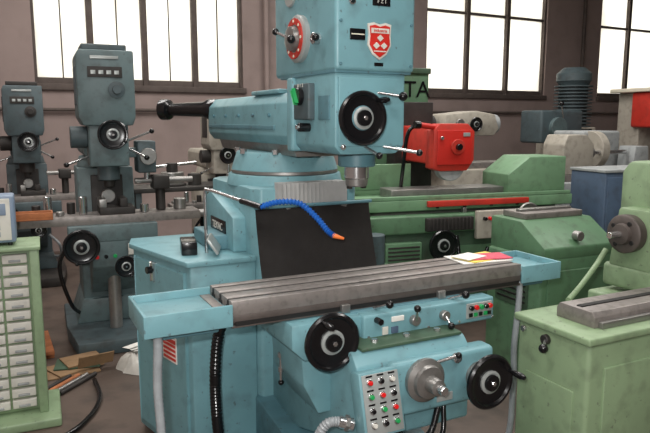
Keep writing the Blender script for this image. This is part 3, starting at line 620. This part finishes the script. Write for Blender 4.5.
# ---------------------------------------------------------------- left foreground
D = root('drawer_cabinet',(-2.03,3.0,0),24)
box(D,'carcass_back',(.0,.60),(.06,.30),(.05,.95),GREENL,.008)
box(D,'stile_right',(.555,.60),(.0,.07),(.05,.95),GREENL,.005); box(D,'stile_left',(.0,.04),(.0,.07),(.05,.95),GREENL,.005)
box(D,'top',(-.01,.61),(-.01,.31),(.935,.955),GREENL,.004); box(D,'plinth',(-.03,.66),(-.10,.31),(0,.05),GREENL,.01)
for r_ in range(14):
    for c_ in range(4):
        x = .046+.127*c_; z = .08+.0605*r_
        box(D,'drawer_%d_%d'%(r_,c_),(x,x+.116),(.03,.09),(z,z+.046),WHITE,.004)
        box(D,'pull_%d_%d'%(r_,c_),(x+.03,x+.086),(.018,.032),(z+.010,z+.020),LGREY,.002)
R_ = root('digital_readout',(-1.965,3.10,.956),24)
box(R_,'case',(.0,.40),(.0,.16),(.015,.26),DROM,.012); box(R_,'bezel',(.02,.38),(-.006,.004),(.03,.245),WHITE,.004)
box(R_,'display',(.04,.26),(-.010,-.004),(.15,.22),DISP,.002); box(R_,'label_strip',(.29,.36),(-.010,-.004),(.16,.22),DROM,.002)
for i in range(6):
    for j in range(2): box(R_,'key_%d%d'%(i,j),(.05+.05*i,.08+.05*i),(-.012,-.004),(.05+.035*j,.075+.035*j),LGREY,.002)
for i,(x,y) in enumerate(((.03,.03),(.37,.03),(.03,.13),(.37,.13))): cyl(R_,'foot_%d'%i,(x,y,0),(x,y,.016),.012,BLACK,seg=12)
Cb = root('power_cable')
tube(Cb,'cable',[(-1.42,3.75,.016),(-1.30,3.50,.016),(-1.27,3.25,.016),(-1.33,3.02,.016),(-1.55,2.85,.016)],.014,BLACK)
# floor clutter
rt = root('wooden_plank',(-1.98,4.32,0),-62)
box(rt,'board',(-.24,.24),(-.05,.05),(.03,.06),WOOD,.004); box(rt,'batten_a',(-.21,-.16),(-.05,.05),(0,.03),WOOD,.003); box(rt,'batten_b',(.16,.21),(-.05,.05),(0,.03),WOOD,.003)
rt = root('flattened_cardboard',(-1.62,3.95,0),30)
for k,(a,sx,sy) in enumerate(((0,.34,.24),(.35,.30,.22),(-.25,.28,.20),(.15,.24,.2))):
    obox(rt,'sheet_%d'%k,(.03*k-.03,.02*k,.006+.011*k),(math.cos(a),math.sin(a),0),(-math.sin(a),math.cos(a),0),(sx,sy,.009),(CARD,CARD,GREEND,CARD)[k],.001)
obox(rt,'raised_flap',(.12,-.09,.075),(1,.1,0),(0,-.45,.9),(.22,.09,.005),CARD,.001)
def heap(name, loc, rz, sx, sy, h, m):
    R = root(name, loc, rz); bm = bmesh.new(); n = 36; g = []
    for i in range(n+1):
        row = []
        for j in range(n+1):
            u = i/n*2-1; w = j/n*2-1; L2 = max(1e-6,(u*u+w*w)**.5); k = max(abs(u),abs(w))/L2
            rr = min(1,L2*k); e2 = (1-rr**3)
            z = h*e2*(.70+.12*math.sin(u*5+w*2)+.10*abs(math.sin(w*6-u*4))+.08*abs(math.sin(u*11+w*8)))
            row.append(bm.verts.new((u*k*sx*(1+.10*math.sin(w*5+1)), w*k*sy*(1+.10*math.cos(u*4)), max(.003,z+.003))))
        g.append(row)
    for i in range(n):
        for j in range(n): bm.faces.new((g[i][j],g[i+1][j],g[i+1][j+1],g[i][j+1]))
    emit(bm,R,'crumpled_sheet',m)
    for k in range(3):
        obox(R,'loose_page_%d'%k,(.02-.03*k,-.01+.02*k,h*.86+.006*k),(1,.3*k,.08),(0,1,-.1),(.13,.09,.002),PAPER,0)
    return R
heap('crumpled_paper_pile',(-1.20,4.0,0),15,.15,.14,.15,CLOTH)
rt = root('steel_bar_bundle',(-1.55,3.55,0),70)
for k in range(4): cyl(rt,'bar_%d'%k,(-.0,.04*k,.015),(.32-.03*k,.04*k+.01,.015),.013,(DARK,STEEL,WOOD,DARK)[k],seg=12)

# ---------------------------------------------------------------- lights
for i,(x,y,z,p,sx,sy) in enumerate(((-1.6,.2,4.6,105,2.4,.7),(1.6,-.6,4.6,90,2.4,.7),(.6,3.6,4.7,75,2.2,.6),(3.8,4.2,4.7,85,2.2,.6),(-2.4,4.4,4.7,80,2.2,.6),(.3,-3.0,4.6,80,2.4,.7),(1.5,6.9,4.7,95,2.2,.6),(-1.6,6.2,4.7,60,2.0,.5))):
    R = root('added_fill_fixture',(x,y,z),26.57)  # added overhead fill lights in invented housings, placed to light the closed room
    box(R,'housing',(-sx/2,sx/2),(-sy/2,sy/2),(.02,.10),WHITE,.01); box(R,'diffuser',(-sx/2+.05,sx/2-.05),(-sy/2+.05,sy/2-.05),(0,.02),FILL_GLOW,.002)
    for k in (-.7,.7): cyl(R,'rod_%d'%(k*10),(k,0,.1),(k,0,5.2-z),.008,STEEL,seg=8)
    l = bpy.data.lights.new('added_fill_light','AREA'); l.shape = 'RECTANGLE'; l.size = sx; l.size_y = sy; l.energy = p; l.color = (1,.965,.93)
    o = bpy.data.objects.new('added_fill_light',l); scene.collection.objects.link(o); o.parent = R; o.location = (0,0,-.02)
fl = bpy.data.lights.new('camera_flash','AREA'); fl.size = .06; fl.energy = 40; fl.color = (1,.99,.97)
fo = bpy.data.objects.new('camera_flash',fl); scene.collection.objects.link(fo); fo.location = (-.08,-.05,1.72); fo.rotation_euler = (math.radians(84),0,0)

w = bpy.data.worlds.new('sky'); scene.world = w; w.use_nodes = True
bg = w.node_tree.nodes['Background']; bg.inputs[0].default_value = (1,.985,.95,1); bg.inputs[1].default_value = 2.6
